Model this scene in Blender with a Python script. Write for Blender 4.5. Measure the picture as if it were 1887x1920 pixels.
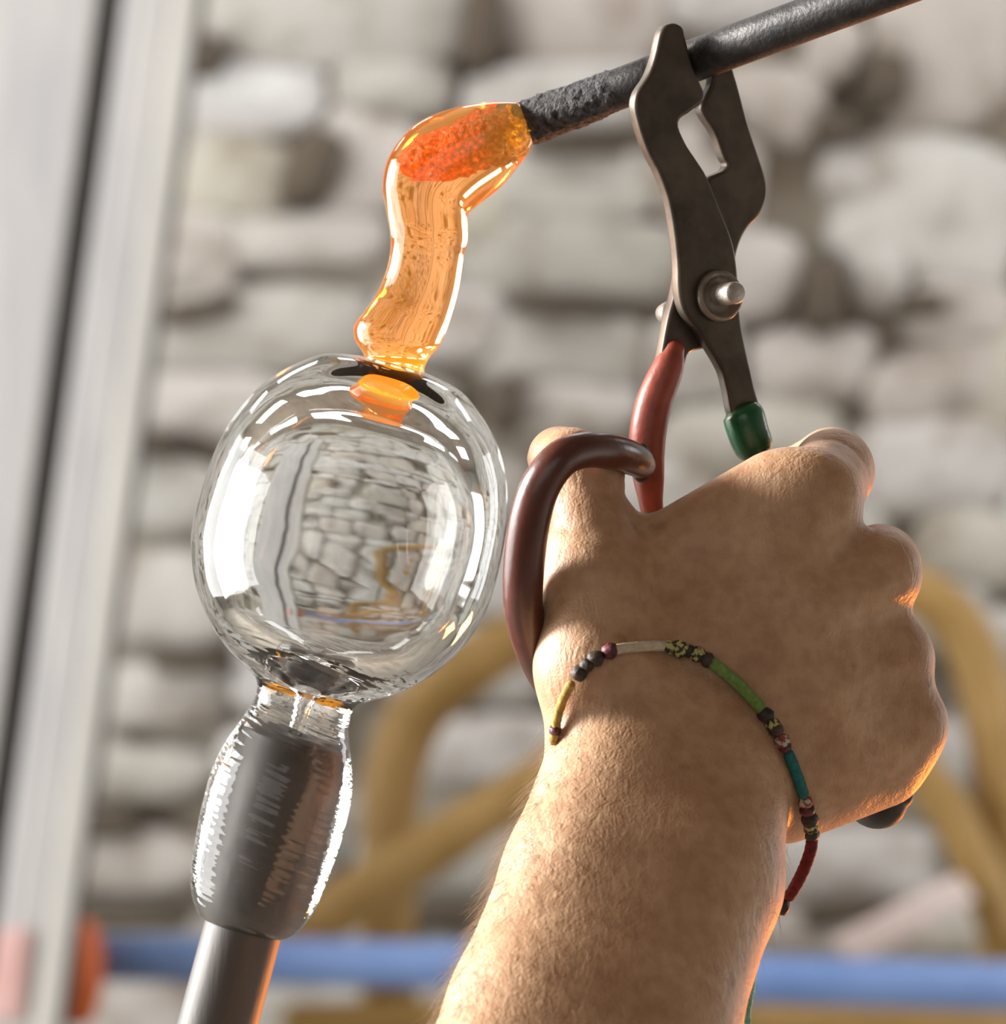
import bpy, bmesh, math, random
import numpy as np
from mathutils import Vector, Matrix, noise as mnoise
from mathutils.bvhtree import BVHTree

# ------------------------------------------------------------------ scene
for o in list(bpy.data.objects):
    bpy.data.objects.remove(o, do_unlink=True)
scene = bpy.context.scene
C = scene.collection
random.seed(7)
PI = math.pi

# ------------------------------------------------------------------ camera
S = 0.00013          # metres per photo pixel at the subject plane (y = 0)
D = 1.0              # camera to subject plane
EYE = 1.5
cam_d = bpy.data.cameras.new('camera')
cam = bpy.data.objects.new('camera', cam_d)
C.objects.link(cam)
cam.location = (0, -D, EYE)
cam.rotation_euler = (PI / 2, 0, 0)
cam_d.sensor_fit = 'HORIZONTAL'
cam_d.sensor_width = 36.0
cam_d.lens = 36.0 * D / (1887 * S)
cam_d.clip_start = 0.01
cam_d.clip_end = 60
cam_d.dof.use_dof = True
cam_d.dof.focus_distance = D + 0.015
cam_d.dof.aperture_fstop = cam_d.lens / 9.0
scene.camera = cam

# ------------------------------------------------------------------ world, lights, exposure
w = bpy.data.worlds.new('world')
scene.world = w
w.use_nodes = True
w.node_tree.nodes['Background'].inputs[0].default_value = (0.75, 0.82, 0.95, 1)
w.node_tree.nodes['Background'].inputs[1].default_value = 0.4
scene.view_settings.view_transform = 'Standard'
scene.view_settings.look = 'None'
scene.view_settings.gamma = 1.0
scene.view_settings.exposure = 0.0
scene.view_settings.use_curve_mapping = False


def area(name, loc, target, sx, sy, power, col=(1, 1, 1)):
    d = bpy.data.lights.new(name, 'AREA')
    d.shape = 'RECTANGLE'
    d.size = sx
    d.size_y = sy
    d.energy = power
    d.color = col
    o = bpy.data.objects.new(name, d)
    C.objects.link(o)
    o.location = loc
    v = Vector(target) - Vector(loc)
    o.rotation_euler = v.to_track_quat('-Z', 'Y').to_euler()
    return o


RX0, RX1, RY0, RY1, RZ = -3.2, 3.4, -3.4, 4.06, 3.5
WIN_L = (-0.5, 2.6, 0.3, 3.3)      # y0,y1,z0,z1 of the window in the left wall
WIN_R = (2.3, 3.8, 0.1, 2.7)
FILL_F = (-2.2, 0.6, 1.3, 3.0)      # x0,x1,z0,z1 of the added fill light behind the camera


def win_light(name, cx, cy, cz, sx, sy, tgt, power, col):
    return area(name, (cx, cy, cz), tgt, sx, sy, power, col)


# daylight in the side openings, then an added fill behind the camera
win_light('daylight_left', RX0 + 0.03, (WIN_L[0] + WIN_L[1]) / 2, (WIN_L[2] + WIN_L[3]) / 2, WIN_L[1] - WIN_L[0],
          WIN_L[3] - WIN_L[2], (5, (WIN_L[0] + WIN_L[1]) / 2, (WIN_L[2] + WIN_L[3]) / 2), 235, (1.0, 0.995, 0.98))
win_light('daylight_right', RX1 - 0.03, (WIN_R[0] + WIN_R[1]) / 2, (WIN_R[2] + WIN_R[3]) / 2, WIN_R[1] - WIN_R[0],
          WIN_R[3] - WIN_R[2], (-5, (WIN_R[0] + WIN_R[1]) / 2, (WIN_R[2] + WIN_R[3]) / 2), 55, (0.95, 0.97, 1.0))
win_light('front_fill', (FILL_F[0] + FILL_F[1]) / 2, RY0 + 0.03, (FILL_F[2] + FILL_F[3]) / 2, FILL_F[1] - FILL_F[0],
          FILL_F[3] - FILL_F[2], ((FILL_F[0] + FILL_F[1]) / 2, 5, (FILL_F[2] + FILL_F[3]) / 2), 13, (1.0, 0.97, 0.92))
SKY_X = [-2.2, -1.1, 0.0, 1.1, 2.2]
for sx_ in SKY_X:
    area('daylight_skylight', (sx_, 2.9, RZ - 0.03), (sx_, 2.9, 0), 0.7, 0.7, 12, (0.98, 0.98, 1.0))
# low sun coming in through the left opening
sd = bpy.data.lights.new('sun', 'SUN')
sd.energy = 13.5
sd.angle = 0.30
sd.color = (1.0, 0.96, 0.90)
so = bpy.data.objects.new('sun', sd)
C.objects.link(so)
so.location = (-6, 1.3, 3.3)
so.rotation_euler = Vector((1, -0.22, -0.30)).to_track_quat('-Z', 'Y').to_euler()
# furnace mouth glowing to the right
area('furnace_glow', (1.0, 1.35, 0.75), (0.08, 0.02, 1.45), 0.28, 0.22, 31, (1.0, 0.26, 0.03))


# ------------------------------------------------------------------ helpers
def P(px, py, ymm=0.0):
    """photo pixel + depth in mm behind the subject plane -> world point"""
    y = ymm * 0.001
    k = S * (D + y) / D
    return Vector(((px - 943.5) * k, y, EYE + (960 - py) * k))


def R_(rpx, ymm=0.0):
    return rpx * S * (D + ymm * 0.001) / D


def link(o, parent=None):
    C.objects.link(o)
    if parent is not None:
        o.parent = parent
    return o


def tag(o, label=None, cat=None, group=None, kind=None):
    if label: o['label'] = label
    if cat: o['category'] = cat
    if group: o['group'] = group
    if kind: o['kind'] = kind
    return o


def empty(name, loc=(0, 0, 0)):
    o = bpy.data.objects.new(name, None)
    o.empty_display_size = 0.02
    C.objects.link(o)
    o.location = loc
    return o


def attach(o, parent):
    """parent keeping world placement (parents only have a location)"""
    o.parent = parent
    o.location = Vector(o.location) - Vector(parent.location)
    return o


def mesh_obj(name, verts, faces, mat, parent=None, smooth=True, loc=None):
    me = bpy.data.meshes.new(name)
    me.from_pydata([tuple(v) for v in verts], [], [tuple(f) for f in faces])
    me.validate()
    if smooth:
        me.polygons.foreach_set('use_smooth', [True] * len(me.polygons))
    me.materials.append(mat)
    me.update()
    o = bpy.data.objects.new(name, me)
    C.objects.link(o)
    if parent is not None:
        attach(o, parent)
    return o


def fix_normals(o, flip=False):
    bm = bmesh.new()
    bm.from_mesh(o.data)
    bmesh.ops.recalc_face_normals(bm, faces=bm.faces)
    if flip:
        bmesh.ops.reverse_faces(bm, faces=bm.faces)
    bm.to_mesh(o.data)
    bm.free()


def catmull(pts, n=8, closed=False):
    pts = [np.array(p, float) for p in pts]
    out = []
    m = len(pts)
    rng = range(m) if closed else range(m - 1)
    for i in rng:
        if closed:
            p0, p1, p2, p3 = pts[(i - 1) % m], pts[i], pts[(i + 1) % m], pts[(i + 2) % m]
        else:
            p1, p2 = pts[i], pts[i + 1]
            p0 = pts[i - 1] if i > 0 else 2 * p1 - p2
            p3 = pts[i + 2] if i + 2 < m else 2 * p2 - p1
        for j in range(n):
            t = j / n
            out.append(0.5 * ((2 * p1) + (-p0 + p2) * t + (2 * p0 - 5 * p1 + 4 * p2 - p3) * t * t
                              + (-p0 + 3 * p1 - 3 * p2 + p3) * t ** 3))
    if not closed:
        out.append(pts[-1])
    return out


def tube_geo(pts, radii, n=20, caps='round', flat=1.0):
    """swept tube with parallel-transport frames; caps round or flat"""
    pts = [Vector(p) for p in pts]
    radii = list(radii)
    if caps == 'round':
        d0 = (pts[0] - pts[1]).normalized()
        d1 = (pts[-1] - pts[-2]).normalized()
        pre, post = [], []
        for a in (80, 60, 40, 20):
            a = math.radians(a)
            pre.append((pts[0] + d0 * radii[0] * math.sin(a), radii[0] * math.cos(a)))
        for a in (20, 40, 60, 80):
            a = math.radians(a)
            post.append((pts[-1] + d1 * radii[-1] * math.sin(a), radii[-1] * math.cos(a)))
        pts = [p for p, _ in pre] + pts + [p for p, _ in post]
        radii = [r for _, r in pre] + radii + [r for _, r in post]
    verts, faces = [], []
    up = Vector((0, 1, 0))
    prev = None
    for i, p in enumerate(pts):
        a = pts[max(0, i - 1)]
        b = pts[min(len(pts) - 1, i + 1)]
        t = (b - a).normalized()
        if prev is None:
            u = up - t * up.dot(t)
            if u.length < 1e-3:
                u = Vector((1, 0, 0)) - t * t.x
        else:
            u = prev - t * prev.dot(t)
        u.normalize()
        prev = u
        v = t.cross(u)
        for k in range(n):
            an = 2 * PI * k / n
            verts.append(p + (u * math.cos(an) * flat + v * math.sin(an)) * radii[i])
    for i in range(len(pts) - 1):
        for k in range(n):
            k2 = (k + 1) % n
            faces.append((i * n + k, i * n + k2, (i + 1) * n + k2, (i + 1) * n + k))
    faces.append(tuple(range(n - 1, -1, -1)))
    L = (len(pts) - 1) * n
    faces.append(tuple(L + k for k in range(n)))
    return verts, faces


def px_tube(name, pts, mat, parent=None, n=20, sub=8, caps='round', jitter=0.0, jscale=300):
    """pts = (px, py, ymm, rpx) control points, smoothed"""
    cp = []
    for (x, y, d, r) in pts:
        q = P(x, y, d)
        cp.append((q.x, q.y, q.z, R_(r, d)))
    cs = catmull(cp, sub)
    v, f = tube_geo([c[:3] for c in cs], [max(c[3], 1e-5) for c in cs], n, caps)
    if jitter:
        vv = []
        for q in v:
            nz = mnoise.noise(Vector(q) * jscale) + 0.6 * mnoise.noise(Vector(q) * jscale * 2.3)
            vv.append(Vector(q) + Vector((nz, mnoise.noise(Vector(q) * jscale + Vector((9, 3, 1))),
                                          mnoise.noise(Vector(q) * jscale + Vector((2, 7, 5))))) * jitter)
        v = vv
    o = mesh_obj(name, v, f, mat, parent)
    fix_normals(o)
    return o


# ------------------------------------------------------------------ materials
def new_mat(name):
    m = bpy.data.materials.new(name)
    m.use_nodes = True
    nt = m.node_tree
    for n in list(nt.nodes):
        nt.nodes.remove(n)
    out = nt.nodes.new('ShaderNodeOutputMaterial')
    return m, nt, out


def N(nt, typ, **kw):
    n = nt.nodes.new(typ)
    for k, v in kw.items():
        if k.startswith('i_'):
            n.inputs[k[2:].replace('_', ' ')].default_value = v
        else:
            setattr(n, k, v)
    return n


def ramp(nt, stops):
    r = nt.nodes.new('ShaderNodeValToRGB')
    els = r.color_ramp.elements
    while len(els) < len(stops):
        els.new(0.5)
    for e, (p, c) in zip(els, stops):
        e.position = p
        e.color = tuple(c) + (1,)
    return r


def simple(name, c1, c2, scale=60, rough=0.5, metal=0.0, bump=0.2, bscale=None, spec=0.5, dist=0.0005, stretch=None,
           detail=6, lo=0.35, hi=0.65):
    m, nt, out = new_mat(name)
    p = N(nt, 'ShaderNodeBsdfPrincipled')
    p.inputs['Roughness'].default_value = rough
    p.inputs['Metallic'].default_value = metal
    p.inputs['Specular IOR Level'].default_value = spec
    tc = N(nt, 'ShaderNodeTexCoord')
    mp = N(nt, 'ShaderNodeMapping')
    if stretch:
        mp.inputs['Scale'].default_value = stretch
    nt.links.new(tc.outputs['Object'], mp.inputs['Vector'])
    nz = N(nt, 'ShaderNodeTexNoise')
    nz.inputs['Scale'].default_value = scale
    nz.inputs['Detail'].default_value = detail
    nt.links.new(mp.outputs['Vector'], nz.inputs['Vector'])
    r = ramp(nt, [(lo, c1), (hi, c2)])
    nt.links.new(nz.outputs['Fac'], r.inputs['Fac'])
    nt.links.new(r.outputs['Color'], p.inputs['Base Color'])
    if bump:
        b = N(nt, 'ShaderNodeBump')
        b.inputs['Strength'].default_value = bump
        b.inputs['Distance'].default_value = dist
        n2 = N(nt, 'ShaderNodeTexNoise')
        n2.inputs['Scale'].default_value = bscale or scale * 4
        n2.inputs['Detail'].default_value = 6
        nt.links.new(mp.outputs['Vector'], n2.inputs['Vector'])
        nt.links.new(n2.outputs['Fac'], b.inputs['Height'])
        nt.links.new(b.outputs['Normal'], p.inputs['Normal'])
    nt.links.new(p.outputs['BSDF'], out.inputs['Surface'])
    return m


def skin_material():
    m, nt, out = new_mat('skin')
    p = N(nt, 'ShaderNodeBsdfPrincipled')
    p.inputs['Roughness'].default_value = 0.5
    p.inputs['Specular IOR Level'].default_value = 0.42
    p.inputs['Subsurface Weight'].default_value = 0.22
    p.inputs['Subsurface Radius'].default_value = (1.0, 0.36, 0.16)
    p.inputs['Subsurface Scale'].default_value = 0.004
    tc = N(nt, 'ShaderNodeTexCoord')
    n1 = N(nt, 'ShaderNodeTexNoise'); n1.inputs['Scale'].default_value = 55; n1.inputs['Detail'].default_value = 5
    n2 = N(nt, 'ShaderNodeTexNoise'); n2.inputs['Scale'].default_value = 260; n2.inputs['Detail'].default_value = 4
    for n in (n1, n2):
        nt.links.new(tc.outputs['Object'], n.inputs['Vector'])
    r1 = ramp(nt, [(0.3, (0.385, 0.222, 0.124)), (0.55, (0.46, 0.283, 0.166)), (0.75, (0.505, 0.33, 0.205))])
    nt.links.new(n1.outputs['Fac'], r1.inputs['Fac'])
    r2 = ramp(nt, [(0.32, (0.88, 0.81, 0.78)), (0.62, (1.05, 1.05, 1.05))])
    nt.links.new(n2.outputs['Fac'], r2.inputs['Fac'])
    mx = N(nt, 'ShaderNodeMix', data_type='RGBA', blend_type='MULTIPLY')
    mx.inputs[0].default_value = 1.0
    nt.links.new(r1.outputs['Color'], mx.inputs[6])
    nt.links.new(r2.outputs['Color'], mx.inputs[7])
    # freckles and moles
    vo = N(nt, 'ShaderNodeTexVoronoi'); vo.inputs['Scale'].default_value = 52
    ad = N(nt, 'ShaderNodeMix', data_type='RGBA', blend_type='ADD'); ad.inputs[0].default_value = 0.006
    nt.links.new(tc.outputs['Object'], ad.inputs[6]); nt.links.new(n2.outputs['Color'], ad.inputs[7])
    nt.links.new(ad.outputs[2], vo.inputs['Vector'])
    rv = ramp(nt, [(0.05, (0.50, 0.42, 0.36)), (0.12, (1, 1, 1))])
    nt.links.new(vo.outputs['Distance'], rv.inputs['Fac'])
    mx2 = N(nt, 'ShaderNodeMix', data_type='RGBA', blend_type='MULTIPLY')
    mx2.inputs[0].default_value = 0.5
    nt.links.new(mx.outputs[2], mx2.inputs[6])
    nt.links.new(rv.outputs['Color'], mx2.inputs[7])
    nt.links.new(mx2.outputs[2], p.inputs['Base Color'])
    # relief: pores and fine creases
    vp = N(nt, 'ShaderNodeTexVoronoi'); vp.inputs['Scale'].default_value = 900; vp.feature = 'DISTANCE_TO_EDGE'
    nt.links.new(tc.outputs['Object'], vp.inputs['Vector'])
    mp = N(nt, 'ShaderNodeMapping'); mp.inputs['Scale'].default_value = (420, 420, 150)
    mp.inputs['Rotation'].default_value = (0, 0.25, 0)
    nt.links.new(tc.outputs['Object'], mp.inputs['Vector'])
    nw = N(nt, 'ShaderNodeTexNoise'); nw.inputs['Scale'].default_value = 1.0; nw.inputs['Detail'].default_value = 5
    nw.inputs['Distortion'].default_value = 0.8
    nt.links.new(mp.outputs['Vector'], nw.inputs['Vector'])
    b1 = N(nt, 'ShaderNodeBump'); b1.inputs['Strength'].default_value = 0.5; b1.inputs['Distance'].default_value = 0.0003
    nt.links.new(vp.outputs['Distance'], b1.inputs['Height'])
    b2 = N(nt, 'ShaderNodeBump'); b2.inputs['Strength'].default_value = 0.32; b2.inputs['Distance'].default_value = 0.0012
    nt.links.new(nw.outputs['Fac'], b2.inputs['Height'])
    nt.links.new(b1.outputs['Normal'], b2.inputs['Normal'])
    nt.links.new(b2.outputs['Normal'], p.inputs['Normal'])
    nt.links.new(p.outputs['BSDF'], out.inputs['Surface'])
    return m


def glass_material(name, color, rough=0.0, bump=0.0, bscale=60, stretch=(1, 1, 1), absorb=None, density=0, glow=None,
                   rot=(0, 0, 0), bdist=0.001):
    m, nt, out = new_mat(name)
    g = N(nt, 'ShaderNodeBsdfGlass')
    g.inputs['Color'].default_value = tuple(color) + (1,)
    g.inputs['Roughness'].default_value = rough
    g.inputs['IOR'].default_value = 1.5
    if bump:
        tc = N(nt, 'ShaderNodeTexCoord')
        mp = N(nt, 'ShaderNodeMapping')
        mp.vector_type = 'TEXTURE'
        mp.inputs['Scale'].default_value = tuple(1 / q for q in stretch)
        mp.inputs['Rotation'].default_value = rot
        nt.links.new(tc.outputs['Object'], mp.inputs['Vector'])
        nz = N(nt, 'ShaderNodeTexNoise')
        nz.inputs['Scale'].default_value = bscale
        nz.inputs['Detail'].default_value = 0.5
        nt.links.new(mp.outputs['Vector'], nz.inputs['Vector'])
        b = N(nt, 'ShaderNodeBump')
        b.inputs['Strength'].default_value = bump
        b.inputs['Distance'].default_value = bdist
        nt.links.new(nz.outputs['Fac'], b.inputs['Height'])
        nt.links.new(b.outputs['Normal'], g.inputs['Normal'])
    surf = g.outputs['BSDF']
    if glow:
        e = N(nt, 'ShaderNodeEmission')
        e.inputs['Color'].default_value = tuple(glow[:3]) + (1,)
        e.inputs['Strength'].default_value = glow[3]
        tg = N(nt, 'ShaderNodeTexCoord'); sg = N(nt, 'ShaderNodeSeparateXYZ')
        nt.links.new(tg.outputs['Generated'], sg.inputs[0])
        rg = ramp(nt, [(0.0, (0.75, 0.75, 0.75)), (0.07, (0.55, 0.55, 0.55)), (0.13, (0.2, 0.2, 0.2)), (0.3, (glow[3],) * 3)])
        nt.links.new(sg.outputs['Z'], rg.inputs['Fac'])
        nt.links.new(rg.outputs['Color'], e.inputs['Strength'])
        ad = N(nt, 'ShaderNodeAddShader')
        nt.links.new(surf, ad.inputs[0])
        nt.links.new(e.outputs['Emission'], ad.inputs[1])
        surf = ad.outputs['Shader']
    nt.links.new(surf, out.inputs['Surface'])
    if absorb:
        va = N(nt, 'ShaderNodeVolumeAbsorption')
        va.inputs['Color'].default_value = tuple(absorb) + (1,)
        va.inputs['Density'].default_value = density
        nt.links.new(va.outputs['Volume'], out.inputs['Volume'])
    return m


def hot_core_material():
    """glowing gather: red hot at its tip, dark iron scale towards the rod"""
    m, nt, out = new_mat('hot_core')
    p = N(nt, 'ShaderNodeBsdfPrincipled')
    p.inputs['Roughness'].default_value = 0.22
    p.inputs['Specular IOR Level'].default_value = 0.9
    p.inputs['Metallic'].default_value = 0.15
    tc = N(nt, 'ShaderNodeTexCoord')
    se = N(nt, 'ShaderNodeSeparateXYZ')
    nt.links.new(tc.outputs['Generated'], se.inputs[0])
    nz = N(nt, 'ShaderNodeTexNoise'); nz.inputs['Scale'].default_value = 240; nz.inputs['Detail'].default_value = 5
    nt.links.new(tc.outputs['Object'], nz.inputs['Vector'])
    ma = N(nt, 'ShaderNodeMath', operation='MULTIPLY_ADD')
    ma.inputs[1].default_value = 0.45
    nt.links.new(nz.outputs['Fac'], ma.inputs[0])
    nt.links.new(se.outputs['X'], ma.inputs[2])
    r = ramp(nt, [(0.35, (0.80, 0.045, 0.0)), (0.62, (0.5, 0.022, 0.0)), (0.85, (0.13, 0.02, 0.003)), (1.0, (0.5, 0.15, 0.008))])
    nt.links.new(ma.outputs[0], r.inputs['Fac'])
    rb = ramp(nt, [(0.4, (0.25, 0.02, 0.005)), (0.8, (0.08, 0.04, 0.025))])
    nt.links.new(ma.outputs[0], rb.inputs['Fac'])
    nt.links.new(rb.outputs['Color'], p.inputs['Base Color'])
    n3 = N(nt, 'ShaderNodeTexNoise'); n3.inputs['Scale'].default_value = 900; n3.inputs['Detail'].default_value = 3
    nt.links.new(tc.outputs['Object'], n3.inputs['Vector'])
    rs = ramp(nt, [(0.38, (0.25, 0.22, 0.2)), (0.52, (0.85, 0.85, 0.85)), (0.62, (1.1, 1.3, 1.6)), (0.70, (2.4, 4.5, 9.0))])
    nt.links.new(n3.outputs['Fac'], rs.inputs['Fac'])
    mm = N(nt, 'ShaderNodeMix', data_type='RGBA', blend_type='MULTIPLY'); mm.inputs[0].default_value = 1.0
    nt.links.new(r.outputs['Color'], mm.inputs[6]); nt.links.new(rs.outputs['Color'], mm.inputs[7])
    nt.links.new(mm.outputs[2], p.inputs['Emission Color'])
    p.inputs['Emission Strength'].default_value = 1.0
    b = N(nt, 'ShaderNodeBump'); b.inputs['Strength'].default_value = 0.9; b.inputs['Distance'].default_value = 0.0015
    n2 = N(nt, 'ShaderNodeTexNoise'); n2.inputs['Scale'].default_value = 700; n2.inputs['Detail'].default_value = 4
    nt.links.new(tc.outputs['Object'], n2.inputs['Vector'])
    nt.links.new(n2.outputs['Fac'], b.inputs['Height'])
    nt.links.new(b.outputs['Normal'], p.inputs['Normal'])
    nt.links.new(p.outputs['BSDF'], out.inputs['Surface'])
    return m


def stone_material():
    m, nt, out = new_mat('rubble_stone')
    p = N(nt, 'ShaderNodeBsdfPrincipled')
    p.inputs['Roughness'].default_value = 0.9
    p.inputs['Specular IOR Level'].default_value = 0.2
    oi = N(nt, 'ShaderNodeObjectInfo')
    r = ramp(nt, [(0.0, (0.40, 0.38, 0.34)), (0.3, (0.51, 0.50, 0.475)), (0.55, (0.465, 0.42, 0.38)),
                  (0.8, (0.56, 0.555, 0.545)), (1.0, (0.44, 0.41, 0.335))])
    nt.links.new(oi.outputs['Random'], r.inputs['Fac'])
    geo = N(nt, 'ShaderNodeNewGeometry')
    nz = N(nt, 'ShaderNodeTexNoise'); nz.inputs['Scale'].default_value = 14; nz.inputs['Detail'].default_value = 8
    nt.links.new(geo.outputs['Position'], nz.inputs['Vector'])
    r2 = ramp(nt, [(0.3, (0.66, 0.6, 0.54)), (0.5, (1, 1, 1)), (0.75, (1.12, 1.12, 1.12))])
    nt.links.new(nz.outputs['Fac'], r2.inputs['Fac'])
    mx = N(nt, 'ShaderNodeMix', data_type='RGBA', blend_type='MULTIPLY'); mx.inputs[0].default_value = 1
    nt.links.new(r.outputs['Color'], mx.inputs[6]); nt.links.new(r2.outputs['Color'], mx.inputs[7])
    nt.links.new(mx.outputs[2], p.inputs['Base Color'])
    b = N(nt, 'ShaderNodeBump'); b.inputs['Strength'].default_value = 0.6; b.inputs['Distance'].default_value = 0.01
    nt.links.new(nz.outputs['Fac'], b.inputs['Height'])
    nt.links.new(b.outputs['Normal'], p.inputs['Normal'])
    nt.links.new(p.outputs['BSDF'], out.inputs['Surface'])
    return m


M = {}
M['skin'] = skin_material()
M['hair'] = simple('fair_hair', (0.30, 0.21, 0.13), (0.17, 0.11, 0.065), 200, 0.35, 0, 0, spec=0.6)
M['glass'] = glass_material('clear_glass', (0.955, 0.96, 0.955), 0.025, 0.16, 60, (0.8, 0.8, 3.0), rot=(0, 0.26, 0), bdist=0.0008)
M['glass_neck'] = glass_material('streaked_glass', (0.97, 0.975, 0.97), 0.0, 0.36, 150, (0.5, 0.8, 5.0), rot=(0, 0.45, 0), bdist=0.001)
M['molten'] = glass_material('molten_glass', (1.0, 0.95, 0.86), 0.05, 0.10, 50, (2.0, 2.0, 0.35), (1.0, 0.53, 0.06), 62,
                             (1.0, 0.42, 0.025, 0.16), bdist=0.001)
M['core'] = hot_core_material()
M['iron'] = simple('dark_iron', (0.022, 0.021, 0.022), (0.05, 0.047, 0.047), 180, 0.5, 0.55, 0.5, 900, dist=0.0004)
M['pipe'] = simple('blowpipe_steel', (0.036, 0.031, 0.029), (0.058, 0.050, 0.048), 60, 0.55, 0.1, 0.15, 700,
                   stretch=(1, 1, 0.2))
M['crust'] = simple('iron_scale', (0.012, 0.012, 0.014), (0.085, 0.082, 0.088), 700, 0.75, 0.1, 1.0, 1600, dist=0.0012)
M['steel'] = simple('aged_shears_steel', (0.055, 0.043, 0.033), (0.105, 0.085, 0.066), 90, 0.42, 0.6, 0.2, 500,
                    dist=0.0003)
M['bolt'] = simple('worn_bolt_steel', (0.35, 0.31, 0.27), (0.5, 0.46, 0.42), 300, 0.42, 0.5, 0.4, 900)
M['washer'] = simple('washer_steel', (0.15, 0.125, 0.10), (0.25, 0.215, 0.18), 200, 0.4, 0.5, 0.3, 700)
M['red'] = simple('red_rubber_sleeve', (0.21, 0.034, 0.018), (0.30, 0.056, 0.03), 160, 0.42, 0, 0.3, 600, dist=0.0004)
M['maroon'] = simple('maroon_rubber_hose', (0.060, 0.013, 0.008), (0.088, 0.022, 0.013), 120, 0.3, 0, 0.3, 700, dist=0.0002, spec=0.65)
M['green'] = simple('green_tape', (0.004, 0.06, 0.022), (0.009, 0.115, 0.045), 90, 0.25, 0, 0.3, 300, dist=0.0006)
M['black'] = simple('black_rubber', (0.018, 0.015, 0.014), (0.035, 0.03, 0.027), 200, 0.6, 0, 0.3)
M['stone'] = stone_material()
M['stone_gap_shade'] = simple('brown_stone_gap_shade', (0.10, 0.08, 0.058), (0.19, 0.155, 0.12), 12, 0.9, 0, 0.5, 40, dist=0.01, spec=0.15)  # brown for the painted gap shade, and for some plain dark stones
M['mortar'] = simple('earth_mortar', (0.34, 0.305, 0.25), (0.46, 0.42, 0.36), 9, 0.95, 0, 0.5, 40, dist=0.01, spec=0.1)
M['plaster'] = simple('grey_plaster', (0.26, 0.25, 0.23), (0.34, 0.33, 0.31), 4, 0.9, 0, 0.2, 60, dist=0.002, spec=0.2)
M['floor'] = simple('worn_concrete', (0.20, 0.18, 0.15), (0.30, 0.27, 0.23), 5, 0.85, 0, 0.2, 60, dist=0.002, spec=0.2)
M['ceil'] = simple('ceiling_boards', (0.22, 0.19, 0.15), (0.30, 0.26, 0.21), 3, 0.85, 0, 0.2, 30, stretch=(6, 0.6, 1),
                   dist=0.002, spec=0.2)
M['white_wood'] = simple('whitewashed_wood', (0.44, 0.44, 0.45), (0.54, 0.53, 0.52), 7, 0.6, 0, 0.2, 60,
                         stretch=(5, 5, 0.7), dist=0.001, spec=0.3)
M['white_wood2'] = simple('whitewashed_edge', (0.52, 0.51, 0.49), (0.60, 0.59, 0.56), 7, 0.6, 0, 0.2, 60,
                          stretch=(5, 5, 0.7), dist=0.001, spec=0.3)
M['ochre'] = simple('ochre_wood', (0.30, 0.18, 0.05), (0.40, 0.25, 0.09), 12, 0.55, 0, 0.2, 60, stretch=(1, 1, 1),
                    dist=0.001, spec=0.4)
M['blue'] = simple('blue_paint', (0.13, 0.22, 0.46), (0.19, 0.29, 0.55), 8, 0.45, 0, 0.1, 60, spec=0.4)
M['orange'] = simple('orange_plastic', (0.55, 0.10, 0.012), (0.66, 0.14, 0.02), 20, 0.5, 0, 0.1, 90)
M['pinkwood'] = simple('pale_pink_wood', (0.60, 0.49, 0.45), (0.70, 0.60, 0.56), 10, 0.7, 0, 0.2, 60, spec=0.3)
M['plank_shade'] = simple('plank_gap_shade', (0.10, 0.095, 0.085), (0.17, 0.16, 0.145), 8, 0.8, 0, 0.2, 60, stretch=(5, 5, 0.7), dist=0.001, spec=0.2)  # dark tone standing in for the shade between and beside the planks
M['redmark'] = simple('pale_red', (0.62, 0.36, 0.34), (0.68, 0.44, 0.41), 10, 0.6, 0, 0.1, 60, spec=0.3)
M['frame'] = simple('window_frame_paint', (0.5, 0.48, 0.44), (0.6, 0.58, 0.54), 10, 0.6, 0, 0.1, 60, spec=0.3)


# ------------------------------------------------------------------ room shell
def box_verts(x0, x1, y0, y1, z0, z1):
    v = [(x, y, z) for z in (z0, z1) for y in (y0, y1) for x in (x0, x1)]
    f = [(0, 2, 3, 1), (4, 5, 7, 6), (0, 1, 5, 4), (2, 6, 7, 3), (0, 4, 6, 2), (1, 3, 7, 5)]
    return v, f


def box(name, b, mat, parent=None):
    v, f = box_verts(*b)
    return mesh_obj(name, v, f, mat, parent, smooth=False)


T = 0.12
tag(box('floor', (RX0 - T, RX1 + T, RY0 - T, RY1 + T, -T, 0), M['floor']), kind='structure')
tag(box('ceiling', (RX0 - T, RX1 + T, RY0 - T, RY1 + T, RZ, RZ + T), M['ceil']), kind='structure')
wv, wf = [], []
for bb in ((RX0 - T, RX0, RY0 - T, WIN_L[0], 0, RZ), (RX0 - T, RX0, WIN_L[1], RY1 + T, 0, RZ),
           (RX0 - T, RX0, WIN_L[0], WIN_L[1], 0, WIN_L[2]), (RX0 - T, RX0, WIN_L[0], WIN_L[1], WIN_L[3], RZ)):
    v_, f_ = box_verts(*bb)
    wf += [tuple(i + len(wv) for i in q) for q in f_]
    wv += v_
tag(mesh_obj('wall_left', wv, wf, M['plaster'], smooth=False), kind='structure')
tag(box('wall_right', (RX1, RX1 + T, RY0 - T, RY1 + T, 0, RZ), M['plaster']), kind='structure')
tag(box('wall_front', (RX0, RX1, RY0 - T, RY0, 0, RZ), M['plaster']), kind='structure')
wall = tag(box('wall_back', (RX0, RX1, RY1, RY1 + T, 0, RZ), M['mortar']), kind='structure')


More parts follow.
